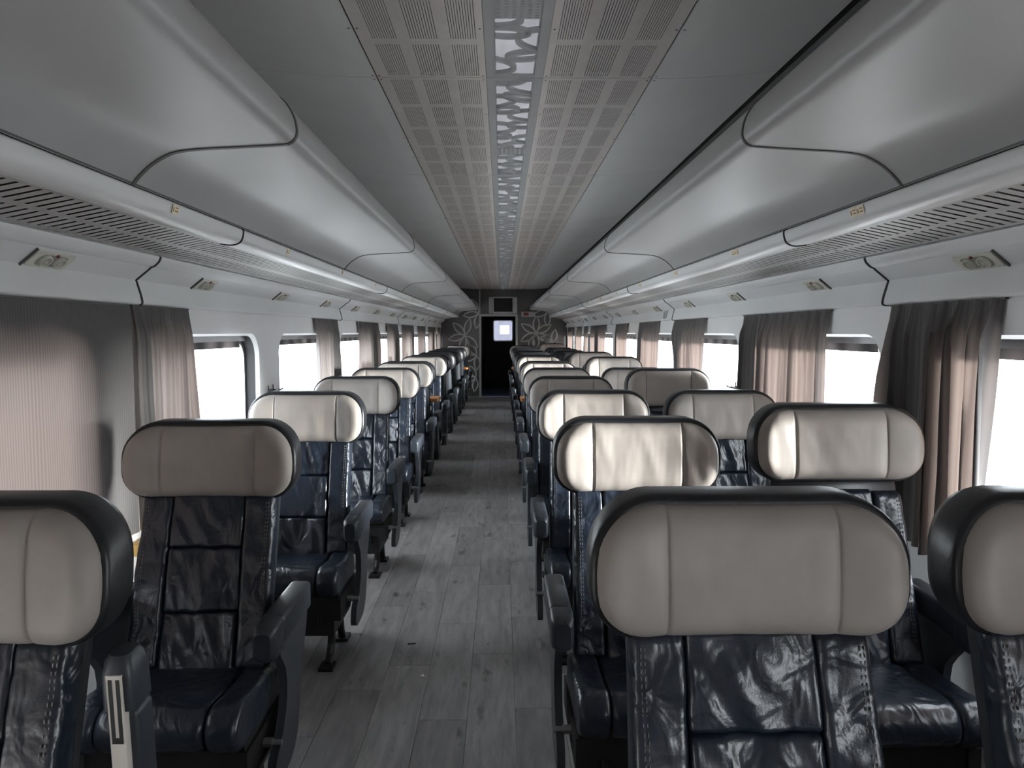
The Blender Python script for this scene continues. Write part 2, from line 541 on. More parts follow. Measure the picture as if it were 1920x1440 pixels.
# ------------------------------------------------------------------ floor with planks
mb = MB().box(-XW-0.05, XW+0.05, Y0, Y1, -0.06, -0.012)
floor = obj('floor', mb.mesh('floor', M['black']))
tag(floor, 'grey wood plank floor of the coach aisle', kind='structure')
PW, PL = 0.18, 0.92
plank_me = {}
def plank_mesh(x0, x1, y0, y1):
    key = (round(x1-x0, 3), round(y1-y0, 3))
    if key not in plank_me:
        w, d = key
        b = 0.0012
        lo = [(-w/2, -d/2), (w/2, -d/2), (w/2, d/2), (-w/2, d/2)]
        V = [(x, y, -0.012) for x, y in lo] + [(x, y, -b) for x, y in lo] + [(x-math.copysign(b, x), y-math.copysign(b, y), 0) for x, y in lo]
        Fc = [(0,1,5,4),(1,2,6,5),(2,3,7,6),(3,0,4,7),(4,5,9,8),(5,6,10,9),(6,7,11,10),(7,4,8,11),(8,9,10,11)]
        plank_me[key] = mesh('plank', V, Fc, M['plank'], smooth=False)
    return plank_me[key]
FY0 = 0.5
for c in range(16):
    x0 = -1.44 + c*PW
    off = [0.0, 0.53, 0.21, 0.74, 0.36, 0.12, 0.62][c % 7]*PL
    y = FY0 - off
    while y < Y1:
        a, b = max(y, FY0), min(y+PL, Y1)
        if b-a > 0.02:
            po = obj('plank', plank_mesh(x0, x0+PW-0.0008, a, b-0.0008), floor, ((x0+x0+PW)/2, (a+b)/2, 0))
        y += PL
mb = MB().box(-XW, XW, Y0, FY0, -0.012, 0.0)
obj('vinyl_sheet', mb.mesh('vinyl_sheet', M['plank']), floor)

# ------------------------------------------------------------------ walls with window openings
WZ0, WZ1 = 0.66, H-0.008
WLEN = 1.36
WIN = [2.85 + PITCH_W*k for k in range(-3, 8)]
def win_loop(y0, inset=0.0, r=0.13, n=8):
    w = WLEN - 2*inset; h = (WZ1-WZ0) - 2*inset
    return [(y0+WLEN/2+px, (WZ0+WZ1)/2+pz) for px, pz in rr_loop(w, h, r-inset*0.5, r-inset*0.5, n)]
for s in (-1, 1):
    mb = MB()
    holes = [win_loop(y) for y in WIN]
    cuts = [Y0-0.05] + [y-(PITCH_W-WLEN)/2 for y in WIN[1:]] + [Y1+0.05]
    for k, hl in enumerate(holes):
        outer = [(cuts[k], 0.0), (cuts[k+1], 0.0), (cuts[k+1], 2.5), (cuts[k], 2.5)]
        polys = [[Vector((a, b, 0)) for a, b in outer], [Vector((a, b, 0)) for a, b in hl]]
        tr = tessellate_polygon(polys)
        pts = outer + hl
        mb.add([(s*XW, a, b) for a, b in pts], [tuple(t) for t in tr])
        # thickness of the opening, pale rounded lip
        n = len(hl)
        rings = [[(s*XW, a, b) for a, b in hl], [(s*(XW+0.02), a, b) for a, b in win_loop(WIN[k], 0.012)]]
        V, Fc = loft(rings, False, False)
        mb.add(V, Fc)
    w = obj('wall_'+SIDE[s], mb.mesh('wall_'+SIDE[s], M['wallplastic'], smooth=True, autosmooth=30))
    tag(w, 'pale grey %s side wall lining with rounded window openings' % SIDE[s], kind='structure')
    # outer body shell
    for k, y in enumerate(WIN):
        win = empty('window_%d' % (k+1 + (0 if s < 0 else len(WIN))), (s*XW, y+WLEN/2, WZ0))
        tag(win, 'rounded rectangular coach window on the %s wall, %s from the rear' % (SIDE[s], ORD[k]), kind='structure')
        def L(loop, x):
            return [(s*(x), a-(y+WLEN/2), b-WZ0) for a, b in loop]
        V, Fc = loft([L(win_loop(y, 0.012), 0.02), L(win_loop(y, 0.018), 0.075)], False, False)
        obj('rubber_reveal', mesh('rubber_reveal', V, Fc, M['rubber']), win)
        V, Fc = loft([L(win_loop(y, 0.016), 0.072), L(win_loop(y, 0.045), 0.070), L(win_loop(y, 0.045), 0.10), L(win_loop(y, 0.0), 0.11)], False, False)
        obj('aluminium_frame', mesh('aluminium_frame', V, Fc, M['alu'], autosmooth=30), win)
        lp = L(win_loop(y, 0.04), 0.088)
        obj('pane', mesh('pane', lp, [tuple(range(len(lp)))], M['glass'], smooth=False), win)
        mb = MB()
        zt = WZ1-WZ0-0.012; hw = WLEN/2-0.10
        x0, x1 = sorted((s*0.045, s*0.068))
        mb.box(x0, x1, -hw, hw, zt-0.028, zt)
        obj('blind_cassette', mb.mesh('blind_cassette', M['steel']), win)
        mb = MB(); x0, x1 = sorted((s*0.052, s*0.058))
        mb.box(x0, x1, -hw+0.03, hw-0.06, zt-0.062, zt-0.028)
        obj('blind', mb.mesh('blind', M['blind']), win)
    # baseboard heater duct
    loop = mir([(XW, 0.0), (1.33, 0.0), (1.33, 0.11), (1.345, 0.14), (XW, 0.16)], s)
    V, Fc = solid_y(loop, Y0, Y1)
    b = obj('baseboard_'+SIDE[s], mesh('baseboard_'+SIDE[s], V, Fc, M['duct'], smooth=False))
    tag(b, 'metal heater duct along the foot of the %s wall' % SIDE[s], kind='structure')

# rear bulkhead behind the camera
mb = MB().box(-1.5, 1.5, Y0-0.06, Y0, 0, 2.55)
o = obj('wall_rear', mb.mesh('wall_rear', M['wallplastic']))
tag(o, 'plain grey rear bulkhead', kind='structure')

# ------------------------------------------------------------------ ceiling
mb = MB().box(-1.5, 1.5, Y0-0.06, Y1+0.1, 2.50, 2.55)
ceiling = obj('ceiling', mb.mesh('ceiling', M['roof']))
tag(ceiling, 'flat ceiling of perforated panels with a cut-out lamp strip down the middle', kind='structure')
CY = [2.87 + PITCH_W*k for k in range(-3, 9)]
COLS = [(0.129, 0.217), (0.254, 0.348), (0.386, 0.470)]
PX0, PX1 = 0.1075, 0.512
def perf_mesh(length):
    """perforated half-width ceiling panel: every slot is a real gap"""
    mb = MB()
    def q(x0, x1, y0, y1):
        mb.add([(x0, y0, 0), (x1, y0, 0), (x1, y1, 0), (x0, y1, 0)], [(0, 1, 2, 3)])
    L_ = length-0.006
    rows = []
    rp = length/5.0
    for k in range(5):
        rows.append((k*rp+0.024, k*rp+rp-0.024))
    prev = PX0
    for a, b in COLS:
        q(prev, a, 0, L_); prev = b
    q(prev, PX1, 0, L_)
    for a, b in COLS:
        yy = 0
        for r0, r1 in rows:
            q(a, b, yy, r0); yy = r1
            ns = 11
            p = (b-a)/ns
            for i in range(ns+1):
                xa = a + i*p - p*0.36; xb = a + i*p + p*0.36
                q(max(a, xa), min(b, xb), r0, r1)
        q(a, b, yy, L_)
    # folded edges
    for x in (PX0, PX1):
        mb.add([(x, 0, 0), (x, L_, 0), (x, L_, 0.02), (x, 0, 0.02)], [(0, 1, 2, 3)])
    for y in (0, L_):
        mb.add([(PX0, y, 0), (PX1, y, 0), (PX1, y, 0.02), (PX0, y, 0.02)], [(0, 1, 2, 3)])
    return mb.mesh('perforated_panel', M['ceil'])
perf = perf_mesh(PITCH_W)
back_me = MB().box(PX0-0.006, PX1+0.006, 0, PITCH_W, 0.022, 0.026).mesh('panel_backing', M['panel_back'])
mb = MB()
for y in (0.02, 0.46, 0.87, 1.28, 1.71):
    for x in (PX0+0.010, PX1-0.010):
        V = [(x+0.0042*cos(t*pi/4), y+0.0042*sin(t*pi/4), -0.001) for t in range(8)]
        mb.add(V, [tuple(range(8))])
screw_me = mb.mesh('panel_screws', M['black'])
mb = MB()
for y in (0.02, 0.46, 0.87, 1.28, 1.71):
    x = 0.528
    V = [(x+0.0042*cos(t*pi/4), y+0.0042*sin(t*pi/4), -0.001) for t in range(8)]
    mb.add(V, [tuple(range(8))])
screw2_me = mb.mesh('side_panel_screws', M['black'])
# smooth side panels running out above the luggage bins
sp = [(0.519, 0.0), (0.60, 0.0), (0.72, 0.006), (0.85, 0.016), (0.99, 0.030)]
V, Fc = solid_y(thick(sp, 0.008), 0.0, PITCH_W-0.004)
side_me = {1: mesh('side_panel', V, Fc, M['ceilside'], smooth=False)}
V, Fc = solid_y(mir(thick(sp, 0.008), -1), 0.0, PITCH_W-0.004)
side_me[-1] = mesh('side_panel', V, Fc, M['ceilside'], smooth=False)
# central cut-out strip
def ornament(seed, length, dots=0.62):
    rnd = random.Random(seed)
    L_ = length-0.004
    mb = MB()
    hw, inner, t = 0.105, 0.070, 0.014
    for sx in (-1, 1):
        x0, x1 = sorted((sx*inner, sx*hw))
        mb.box(x0, x1, 0, L_, 0, 0.004)
        x0, x1 = sorted((sx*inner, sx*(inner+0.003)))
        mb.box(x0, x1, 0, L_, 0, 0.03)
    d0, d1 = length*dots, length*dots+0.13
    mb.box(-inner, inner, 0, 0.035, 0, 0.004)
    mb.box(-inner, inner, L_-0.035, L_, 0, 0.004)
    # dotted block: bars leaving small square holes
    nx_, ny_ = 6, 7
    xa, xb = -inner, inner
    cw = (xb-xa)/(nx_)
    for i in range(nx_+1):
        c = xa+i*cw
        mb.box(max(xa, c-cw*0.26), min(xb, c+cw*0.26), d0, d1, 0, 0.004)
    ch = (d1-d0)/ny_
    for j in range(ny_+1):
        c = d0+j*ch
        mb.box(xa, xb, max(d0, c-ch*0.28), min(d1, c+ch*0.28), 0.0003, 0.0043)
    # curved bands
    def clampx(x): return max(-inner-0.001, min(inner+0.001, x))
    def band(cx, cy, ra, rb, ang, w, a0=0.0, a1=2*pi, n=44):
        ca, sa = cos(ang), sin(ang)
        prevs = None
        for i in range(n+1):
            tt = a0+(a1-a0)*i/n
            P = []
            for k in (-0.5, 0.5):
                px = (ra+k*w)*cos(tt); py = (rb+k*w)*sin(tt)
                P.append((clampx(cx+px*ca-py*sa), min(L_, max(0, cy+px*sa+py*ca))))
            if prevs:
                (a, b), (c, d) = prevs, P
                mx_ = (a[0]+b[0]+c[0]+d[0])/4
                my_ = (a[1]+b[1]+c[1]+d[1])/4
                if abs(mx_) < inner and not (d0 < my_ < d1) and 0.01 < my_ < L_-0.01:
                    V = [(a[0],a[1],0),(b[0],b[1],0),(d[0],d[1],0),(c[0],c[1],0),(a[0],a[1],t),(b[0],b[1],t),(d[0],d[1],t),(c[0],c[1],t)]
                    mb.add(V, [(0,3,2,1),(0,1,5,4),(3,2,6,7),(0,3,7,4),(1,2,6,5)])
            prevs = P
    y = 0.04
    side = 1
    while y < L_:
        side = -side
        band(side*rnd.uniform(0.03, 0.06), y+rnd.uniform(-0.02, 0.02), rnd.uniform(0.055, 0.08), rnd.uniform(0.035, 0.055), rnd.uniform(-0.5, 0.5), rnd.uniform(0.018, 0.024))
        band(-side*rnd.uniform(0.08, 0.12), y+0.08, rnd.uniform(0.10, 0.13), rnd.uniform(0.07, 0.09), rnd.uniform(-0.5, 0.5), rnd.uniform(0.016, 0.020))
        y += rnd.uniform(0.19, 0.23)
    return mb.mesh('ornament_strip', M['strip'])
orn = [ornament(3, PITCH_W), ornament(11, PITCH_W)]
lamp_me = MB().box(-0.10, 0.10, 0, PITCH_W, 0.034, 0.040).mesh('lamp_diffuser', M['lamp'])
for k, y in enumerate(CY):
    ln = 1.0
    if y+PITCH_W > Y1+0.1:
        ln = (Y1-y)/PITCH_W
        if ln < 0.05: continue
    for s in (-1, 1):
        o = obj('perforated_panel', perf, ceiling, (0, y, ZC)); o.scale = (s, ln, 1)
        b_ = obj('panel_backing', back_me, o)
        c_ = obj('panel_screws', screw_me, o)
        o = obj('side_panel', side_me[s], ceiling, (0, y, ZC)); o.scale = (1, ln, 1)
        c_ = obj('panel_screws', screw2_me, o); c_.scale = (s, 1, 1)
    o = obj('ornament_strip', orn[k % 2], ceiling, (0, y, ZC)); o.scale = (1, ln, 1)
    obj('lamp_diffuser', lamp_me, o)
# black solid standing in for the shade inside the luggage space
for s in (-1, 1):
    loop = mir([(0.985, ZC+0.04), (1.02, ZC+0.035), (1.40, 2.0), (1.40, 2.48), (0.985, 2.48)], s)
    V, Fc = solid_y(loop, Y0, Y1)
    o = obj('luggage_space_shade', mesh('luggage_space_shade', V, Fc, M['black'], smooth=False), ceiling)

# ------------------------------------------------------------------ overhead luggage bins
BIN = [-3.225 + 2.6025*k + 0.0 for k in range(0, 9)]     # seams at 1.955, 4.5575, ...
nose = [(0.70, H+0.612), (0.655, H+0.612), (0.625, H+0.603), (0.603, H+0.585), (0.586, H+0.556), (0.579, H+0.530), (0.578, H+0.510), (0.584, H+0.496), (0.596, H+0.487), (0.615, H+0.483),
        (0.70, H+0.478), (0.80, H+0.473), (0.86, H+0.468), (0.90, H+0.460), (0.935, H+0.443), (0.962, H+0.424), (0.985, H+0.402), (1.003, H+0.380)]
def smooth_profile(p, sub=2):
    out = []
    n = len(p)
    for i in range(n-1):
        p0 = p[max(0, i-1)]; p1 = p[i]; p2 = p[i+1]; p3 = p[min(n-1, i+2)]
        for k in range(sub):
            t = k/sub
            out.append(tuple(0.5*((2*p1[a]) + (-p0[a]+p2[a])*t + (2*p0[a]-5*p1[a]+4*p2[a]-p3[a])*t*t + (-p0[a]+3*p1[a]-3*p2[a]+p3[a])*t**3) for a in (0, 1)))
    out.append(p[-1])
    return out
nose_s = smooth_profile(nose, 2)
def offp(profile, t):
    return thick(profile, t)[len(profile):][::-1]
for s in (-1, 1):
    for k in range(len(BIN)-1):
        a, b = max(BIN[k], Y0), min(BIN[k+1], Y1-0.12)
        if b-a < 0.1: continue
        t = empty('luggage_bin', (0, a, 0), '%s overhead luggage bin, %s from the rear of the coach, with curved grey shell' % (SIDE[s], ORD[k]), 'luggage bin', 'overhead luggage bins')
        th = offp(nose_s, 0.012)   # towards the inside of the bin
        loop = nose_s + th[::-1]
        g = 0.005
        V, Fc = solid_y(mir(loop, s), g, b-a-g)
        me = mesh('bin_shell', V, Fc, M['bin'], smooth=True, autosmooth=40)
        obj('bin_shell', me, t)
        V, Fc = solid_y(mir([(1.0005, H+0.3810), (1.012, H+0.3810), (1.012, H+0.3865), (0.9985, H+0.3865)], s), 0.0, b-a-0.0005)
        obj('lower_seal', mesh('lower_seal', V, Fc, M['gasket'], smooth=False), t)
        # dark seal round the end of the shell, standing a little proud
        gl = offp(nose_s, -0.003)
        gl2 = offp(nose_s, 0.010)
        lp = gl + gl2[::-1]
        gw = 0.011 if s < 0 else 0.006
        V, Fc = solid_y(mir(lp, s), b-a-gw-0.005, b-a-0.0005)
        obj('edge_seal', mesh('edge_seal', V, Fc, M['gasket'], smooth=False), t)

# ------------------------------------------------------------------ rail + slotted grille under the bins, and wall-side lining
RS = [2.80 + 2*PITCH_W*k for k in range(-2, 5)]
rail = smooth_profile([(1.012, H+0.3795), (1.005, H+0.377), (1.003, H+0.368), (1.006, H+0.350), (1.014, H+0.334), (1.030, H+0.325), (1.052, H+0.322), (1.086, H+0.326)], 3)
G0, G1 = (1.088, H+0.3275), (1.308, H+0.283)
lin = smooth_profile([(1.309, H+0.277), (1.3145, H+0.262), (1.331, H+0.2455), (1.345, H+0.240)], 2) + smooth_profile([(1.352, H+0.233), (1.402, H+0.193)], 2) + smooth_profile([(1.402, H+0.1915), (1.3955, H+0.168), (1.389, H+0.146), (1.3835, H+0.123), (1.382, H+0.110), (1.385, H+0.104), (1.395, H+0.101), (1.405, H+0.101)], 3)
def gpt(u):
    return (G0[0]+(G1[0]-G0[0])*u, G0[1]+(G1[1]-G0[1])*u)
def grille_mesh(length, s):
    mb = MB()
    def q(u0, u1, y0, y1):
        a = gpt(u0); b = gpt(u1)
        mb.add([(s*a[0], y0, a[1]), (s*b[0], y0, b[1]), (s*b[0], y1, b[1]), (s*a[0], y1, a[1])], [(0, 1, 2, 3)])
    R = [(0.05, 0.46), (0.565, 0.93)]
    q(0, R[0][0], 0, length); q(R[0][1], R[1][0], 0, length); q(R[1][1], 1, 0, length)
    p = 0.0425; sw = 0.013
    n = int(length/p)
    rem = (length - n*p)/2
    for a, b in R:
        q(a, b, 0, rem+(p-sw)/2)
        for i in range(n):
            y = rem+i*p+(p-sw)/2+sw
            e = y+(p-sw) if i < n-1 else length
            q(a, b, y, e)
    return mb.mesh('slotted_grille', M['grille'])
nt = 0
for s in (-1, 1):
    for k in range(len(RS)-1):
        a, b = max(RS[k], Y0), min(RS[k+1], Y1-0.02)
        if b-a < 0.1: continue
        t = empty('rack_rail', (0, a, 0), '%s rail and slotted grille below the luggage bins, %s length from the rear' % (SIDE[s], ORD[k]), 'grille', 'rails and grilles below the luggage bins')
        L_ = b-a
        rl = rail + offp(rail, 0.006)[::-1]
        rl = rail + [(1.086, H+0.334), (1.05, H+0.35), (1.03, H+0.384)]
        V, Fc = solid_y(mir(rl, s), 0.004, L_-0.004)
        obj('rail', mesh('rail', V, Fc, M['plastic'], smooth=True, autosmooth=40), t)
        rl2 = offp(rail, -0.004)
        V, Fc = solid_y(mir(rl2 + [(1.086, H+0.340), (1.05, H+0.352), (1.03, H+0.378)], s), -0.004, 0.0035)
        obj('joint_seal', mesh('joint_seal', V, Fc, M['black'], smooth=False), t)
        obj('slotted_grille', grille_mesh(L_-0.008, s), t, (0, 0.004, 0))
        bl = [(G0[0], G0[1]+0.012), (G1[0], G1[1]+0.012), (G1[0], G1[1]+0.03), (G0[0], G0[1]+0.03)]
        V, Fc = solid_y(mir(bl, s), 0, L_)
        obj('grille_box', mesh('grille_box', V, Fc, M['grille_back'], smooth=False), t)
        nt += 1
        lo = lin + [(1.408, H+0.115), (1.408, H+0.30), (1.33, H+0.30)]
        V, Fc = solid_y(mir(lo, s), 0.005, L_-0.005)
        tr_ = obj('trim_%d' % nt, mesh('trim_%d' % nt, V, Fc, M['plastic'], smooth=True, autosmooth=25), None, (0, a, 0))
        tag(tr_, 'grey moulded lining above the %s windows, %s length from the rear' % (SIDE[s], ORD[k]), kind='structure')
        lo2 = offp(lin, -0.004)
        V, Fc = solid_y(mir(lo2 + [(1.407, H+0.12), (1.407, H+0.29), (1.33, H+0.29)], s), -0.0045, 0.0045)
        obj('joint_seal', mesh('joint_seal', V, Fc, M['rubber'], smooth=False), tr_)

# ------------------------------------------------------------------ reading lamp units
def lamp_unit(s):
    t = empty('reading_lamp_unit')
    # local frame: x runs down the lining panel, y along the coach, z out of the panel
    V, Fc = loft([[(x, y, 0.0) for y, x in rr_loop(0.19, 0.064, 0.012, 0.012, 4)], [(x*0.97, y*0.985, 0.006) for y, x in rr_loop(0.19, 0.064, 0.012, 0.012, 4)]])
    p = obj('plate', mesh('plate', V, Fc, M['unit'], autosmooth=30), t)
    V, Fc = loft([[(x, y, 0.0055) for y, x in rr_loop(0.135, 0.046, 0.02, 0.02, 5)], [(x, y, 0.0065) for y, x in rr_loop(0.135, 0.046, 0.02, 0.02, 5)]])
    obj('recess', mesh('recess', V, Fc, M['unit_dark'], smooth=False), p)
    for yy in (-0.034, 0.034):
        mb = MB()
        n = 18
        for (r0, r1, z0, z1) in ((0.017, 0.021, 0.0065, 0.016), (0.0, 0.006, 0.008, 0.0145)):
            V = []
            for i in range(n):
                c_, s_ = cos(2*pi*i/n), sin(2*pi*i/n)
                V += [(r0*c_, yy+r0*s_, z0), (r1*c_, yy+r1*s_, z0), (r1*c_, yy+r1*s_, z1), (r0*c_, yy+r0*s_, z1)]
            Fc = []
            for i in range(n):
                j = (i+1) % n
                for q in range(4):
                    Fc.append((i*4+q, i*4+(q+1) % 4, j*4+(q+1) % 4, j*4+q))
            mb.add(V, Fc)
        for i in range(6):
            a = i*pi/3
            mb.tube((0.005*cos(a), yy+0.005*sin(a), 0.011), (0.018*cos(a), yy+0.018*sin(a), 0.011), 0.0016, 6)
        obj('round_lamp', mb.mesh('round_lamp', M['unit'], smooth=True, autosmooth=40), t)
    for (x, yy) in ((-0.024, 0.0), (0.016, -0.012)):
        V, Fc = loft([[(x+0.0055*cos(i*pi/5), yy+0.0055*sin(i*pi/5), 0.006) for i in range(10)], [(x+0.0045*cos(i*pi/5), yy+0.0045*sin(i*pi/5), 0.011) for i in range(10)]])
        obj('button', mesh('button', V, Fc, M['red'], autosmooth=40), t)
    mb = MB().box(-0.036, 0.038, -0.108, -0.101, -0.001, 0.006)
    obj('end_bar', mb.mesh('end_bar', M['gasket']), t)
    return t
LY = [2.235 + 1.157*k for k in range(-2, 13)]
def panel_frame(s, y):
    a = Vector((s*1.352, 0, H+0.233)); b = Vector((s*1.402, 0, H+0.193))
    xax = (b-a).normalized()
    zax = Vector((-s*0.62, 0, -0.78)); zax = (zax - xax*zax.dot(xax)).normalized()
    yax = zax.cross(xax)
    m = Matrix((xax, yax, zax)).transposed().to_4x4()
    m.translation = (a+b)/2 + Vector((0, y, 0))
    return m
proto = None
for s in (-1, 1):
    for k, y in enumerate(LY):
        if proto is None:
            proto = lamp_unit(s); t = proto
        else:
            t = copy_tree(proto)
        m_ = panel_frame(s, y)
        t.matrix_world = m_
        if s > 0:   # keep the end bar on the side nearer to the camera
            t.scale = (1, -1, 1)
        tag(t, 'small ivory lamp unit with two round lamps above %s windows, %s from the rear' % (SIDE[s], ORD[k]), 'lamp unit', 'reading lamp units along the wall linings')

# ------------------------------------------------------------------ seat number stickers on the rail
def sticker(n):
    t = empty('seat_number_sticker')
    for i in range(n):
        y0 = (i-(n-1)/2)*0.043
        V, Fc = loft([[(x, y0+y, 0.0) for y, x in rr_loop(0.041, 0.027, 0.004, 0.004, 3)], [(x, y0+y, 0.0015) for y, x in rr_loop(0.041, 0.027, 0.004, 0.004, 3)]])
        p = obj('plate', mesh('plate', V, Fc, M['sticker'], smooth=False), t)
        mb = MB()
        for (xx, yy, w, h) in ((0.001, -0.0135, 0.006, 0.013), (-0.005, 0.006, 0.016, 0.0035), (0.0045, 0.006, 0.019, 0.004)):
            mb.box(xx-h/2, xx+h/2, y0+yy-w/2, y0+yy+w/2, 0.0015, 0.0019)
        obj('print', mb.mesh('print', M['ink']), p)
    return t
def rail_frame(s, y):
    xax = Vector((s*0.012, 0, -0.045)).normalized()
    zax = Vector((-s, 0, -0.2)); zax = (zax-xax*zax.dot(xax)).normalized()
    yax = zax.cross(xax)
    m = Matrix((xax, yax, zax)).transposed().to_4x4()
    m.translation = Vector((s*1.0025, y, H+0.3575))
    return m
st = {}
for s in (-1, 1):
    n = 1 if s < 0 else 2
    for k, y in enumerate([2.225 + 1.157*i for i in range(0, 8)]):
        if n not in st:
            st[n] = sticker(n); t = st[n]
        else:
            t = copy_tree(st[n])
        t.matrix_world = rail_frame(s, y)
        tag(t, '%s cream seat number sticker on the %s rail, %s from the camera' % ('single' if n == 1 else 'double', SIDE[s], ORD[k]), 'sticker', 'seat number stickers on the rails')

# printed notice on the right-hand lining
mb = MB()
t = empty('printed_notice', (1.384, 6.56, H+0.147), 'small dark-lettered notice on the right wall lining above the curtains', 'notice')
V = [(-0.002, -0.06, -0.034), (-0.002, 0.06, -0.034), (0.006, 0.06, 0.040), (0.006, -0.06, 0.040)]
obj('backing', mesh('backing', [(x-0.006, y, z) for x, y, z in V] + [(x-0.004, y, z) for x, y, z in V], [(0,1,2,3),(7,6,5,4),(0,4,5,1),(1,5,6,2),(2,6,7,3),(3,7,4,0)], M['plastic'], smooth=False), t)
for i in range(9):
    z = -0.028 + i*0.0075
    x = -0.0085 + (z+0.034)/0.074*0.008
    w = [0.045, 0.05, 0.036, 0.05, 0.048, 0.04, 0.05, 0.03, 0.02][i]
    mb.box(x-0.0006, x+0.0006, -w, w*0.8, z, z+0.0042)
obj('print', mb.mesh('print', M['darkink']), t)

# ------------------------------------------------------------------ curtains
def curtain_mesh(y0, y1, seed, folds, amp, z0, z1, s, flare=0.0, gather=0.0):
    rnd = random.Random(seed)
    n = max(24, int(folds*9)); mrow = 16
    ph = [rnd.uniform(-0.35, 0.35) for _ in range(n+1)]
    ampk = [rnd.uniform(0.55, 1.25) for _ in range(int(folds)+3)]
    V = []; uv = []; Fc = []
    L_ = y1-y0
    for i in range(n+1):
        u = i/n
        fold = u*folds
        for j in range(mrow+1):
            v = j/mrow
            z = z1 + (z0-z1)*v
            a = ampk[int(fold)]*amp*min(1.0, 0.28+v*5.0)*(0.75+0.25*v)
            ph_ = fold*2*pi + 0.9*noise.noise(Vector((u*4+seed, v*1.3, seed*3.1)))*1.4
            sn = sin(ph_); x = -a*(0.5+0.5*math.copysign(abs(sn)**0.7, sn)) - 0.15*a*sin(2.3*ph_+seed)
            yy = y0 + u*L_ + 0.35*a*cos(ph_) + flare*v*v*(u-0.5)*L_
            yy += gather*L_*(0.5-u)*math.exp(-((v-0.55)/0.22)**2)
            V.append((s*(x), yy, z)); uv.append((u*L_*1.8, v))
    m = mrow+1
    for i in range(n):
        for j in range(mrow):
            Fc.append((i*m+j, (i+1)*m+j, (i+1)*m+j+1, i*m+j+1))
    return V, Fc, uv
CZ1, CZ0 = H+0.1005, 0.70
CUR = {
    1: [(-2.3, -0.75, 5, 0.022), (0.22, 1.02, 5, 0.04), (1.06, 1.975, 6, 0.034), (2.145, 2.765, 7, 0.060), (3.28, 4.46, 11, 0.060), (5.28, 6.22, 6, 0.058), (6.86, 7.85, 6, 0.055), (8.55, 9.45, 5, 0.034), (10.35, 12.1, 8, 0.032), (12.5, 13.1, 4, 0.032), (13.5, 14.4, 5, 0.032), (14.9, 16.3, 7, 0.030)],  # leading spans are out of view, added and sized to steer the light
    -1: [(-2.3, -0.75, 6, 0.03), (-0.45, 1.0, 7, 0.03), (1.02, 2.745, 6, 0.013), (2.75, 3.24, 4, 0.060), (5.40, 6.18, 5, 0.055), (7.02, 8.2, 6, 0.055), (8.76, 9.75, 5, 0.034), (10.15, 11.5, 6, 0.032), (12.05, 13.3, 5, 0.032), (13.8, 15.3, 6, 0.030), (15.7, 16.4, 4, 0.03)],  # leading pair is out of view, added to keep the near seats dim
}
for s in (-1, 1):
    vis = 0
    for k, (a, b, fo, am) in enumerate(CUR[s]):
        V, Fc, uv = curtain_mesh(a, b, 3.7*k+s*1.3, fo, am, CZ0, CZ1, s, flare=0.0 if b < 3.3 else 0.06)
        cx = s*1.402
        z = CZ0
        me = mesh('curtain', [(x, y-a, zz-z) for x, y, zz in V], Fc, M['curtain'], uv=uv)
        t = empty('curtain', (cx, a, z), None, 'curtain', 'window curtains')
        obj('cloth', me, t)
        mb = MB().box(min(-s*0.006, s*0.004), max(-s*0.006, s*0.004), -0.01, b-a+0.01, CZ1-z-0.006, CZ1-z)
        obj('track', mb.mesh('track', M['gasket']), t)
        kind = 'drawn flat and closed' if (s < 0 and k == 2) else 'gathered in folds'
        t['label'] = 'striped grey-pink curtain %s beside the %s wall, %s from the rear' % (kind, SIDE[s], ORD[k])

# coat hooks on the pillars between windows
def coat_hook(s):
    t = empty('coat_hook')
    mb = MB().box(-0.004, 0.0, -0.05, 0.05, -0.008, 0.008)
    obj('back_bar', mb.mesh('back_bar', M['steel']), t)
    for y in (-0.045, 0.045):
        mb = MB().path_tube([(-0.002, y, -0.028), (-0.004, y, 0.0), (-0.002, y, 0.03)], 0.0045)
        mb.path_tube([(-0.002, y, 0), (-0.03, y, -0.004), (-0.052, y, 0.002), (-0.06, y, 0.010)], 0.005)
        obj('prong', mb.mesh('prong', M['steel'], smooth=True, autosmooth=40), t)
    return t
hp = coat_hook(1)
first = True
for s in (-1, 1):
    for k, hy in enumerate([4.40] if s < 0 else [4.57, 6.30]):
        t = hp if first else copy_tree(hp)
        first = False
        t.location = (s*(XW-0.0005), hy, 1.10)
        t.scale = (s, 1, 1)
        tag(t, 'small steel double coat hook on the %s wall pillar, %s from the camera' % (SIDE[s], ORD[k]), 'coat hook', 'coat hooks between the windows')

# ------------------------------------------------------------------ end partition
import math as _m
mb = MB()
DX0, DX1, DZ = -0.515, 0.275, 1.805
PX = [(-1.5, DX0, 0, 2.5), (DX1, 1.5, 0, 2.5), (DX0, DX1, DZ, 2.5)]
for x0, x1, z0, z1 in PX:
    mb.box(x0, x1, Y1, Y1+0.04, z0, z1)
pw = obj('wall_end', mb.mesh('wall_end', M['darkglass']))
tag(pw, 'smoked glass end partition with pale frosted petal pattern', kind='structure')
mb = MB()
for x0, x1, z0, z1 in ((DX0-0.035, DX0+0.012, 0, DZ+0.035), (DX1-0.012, DX1+0.035, 0, DZ+0.035), (DX0+0.012, DX1-0.012, DZ-0.012, DZ+0.035)):
    mb.box(x0, x1, Y1-0.03, Y1+0.06, z0, z1)
obj('door_frame', mb.mesh('door_frame', M['frame_grey']), pw)
mb = MB().box(DX0-0.035, DX0-0.005, Y1-0.02, Y1, DZ+0.035, 2.38)
obj('frame_post', mb.mesh('frame_post', M['frame_grey']), pw)
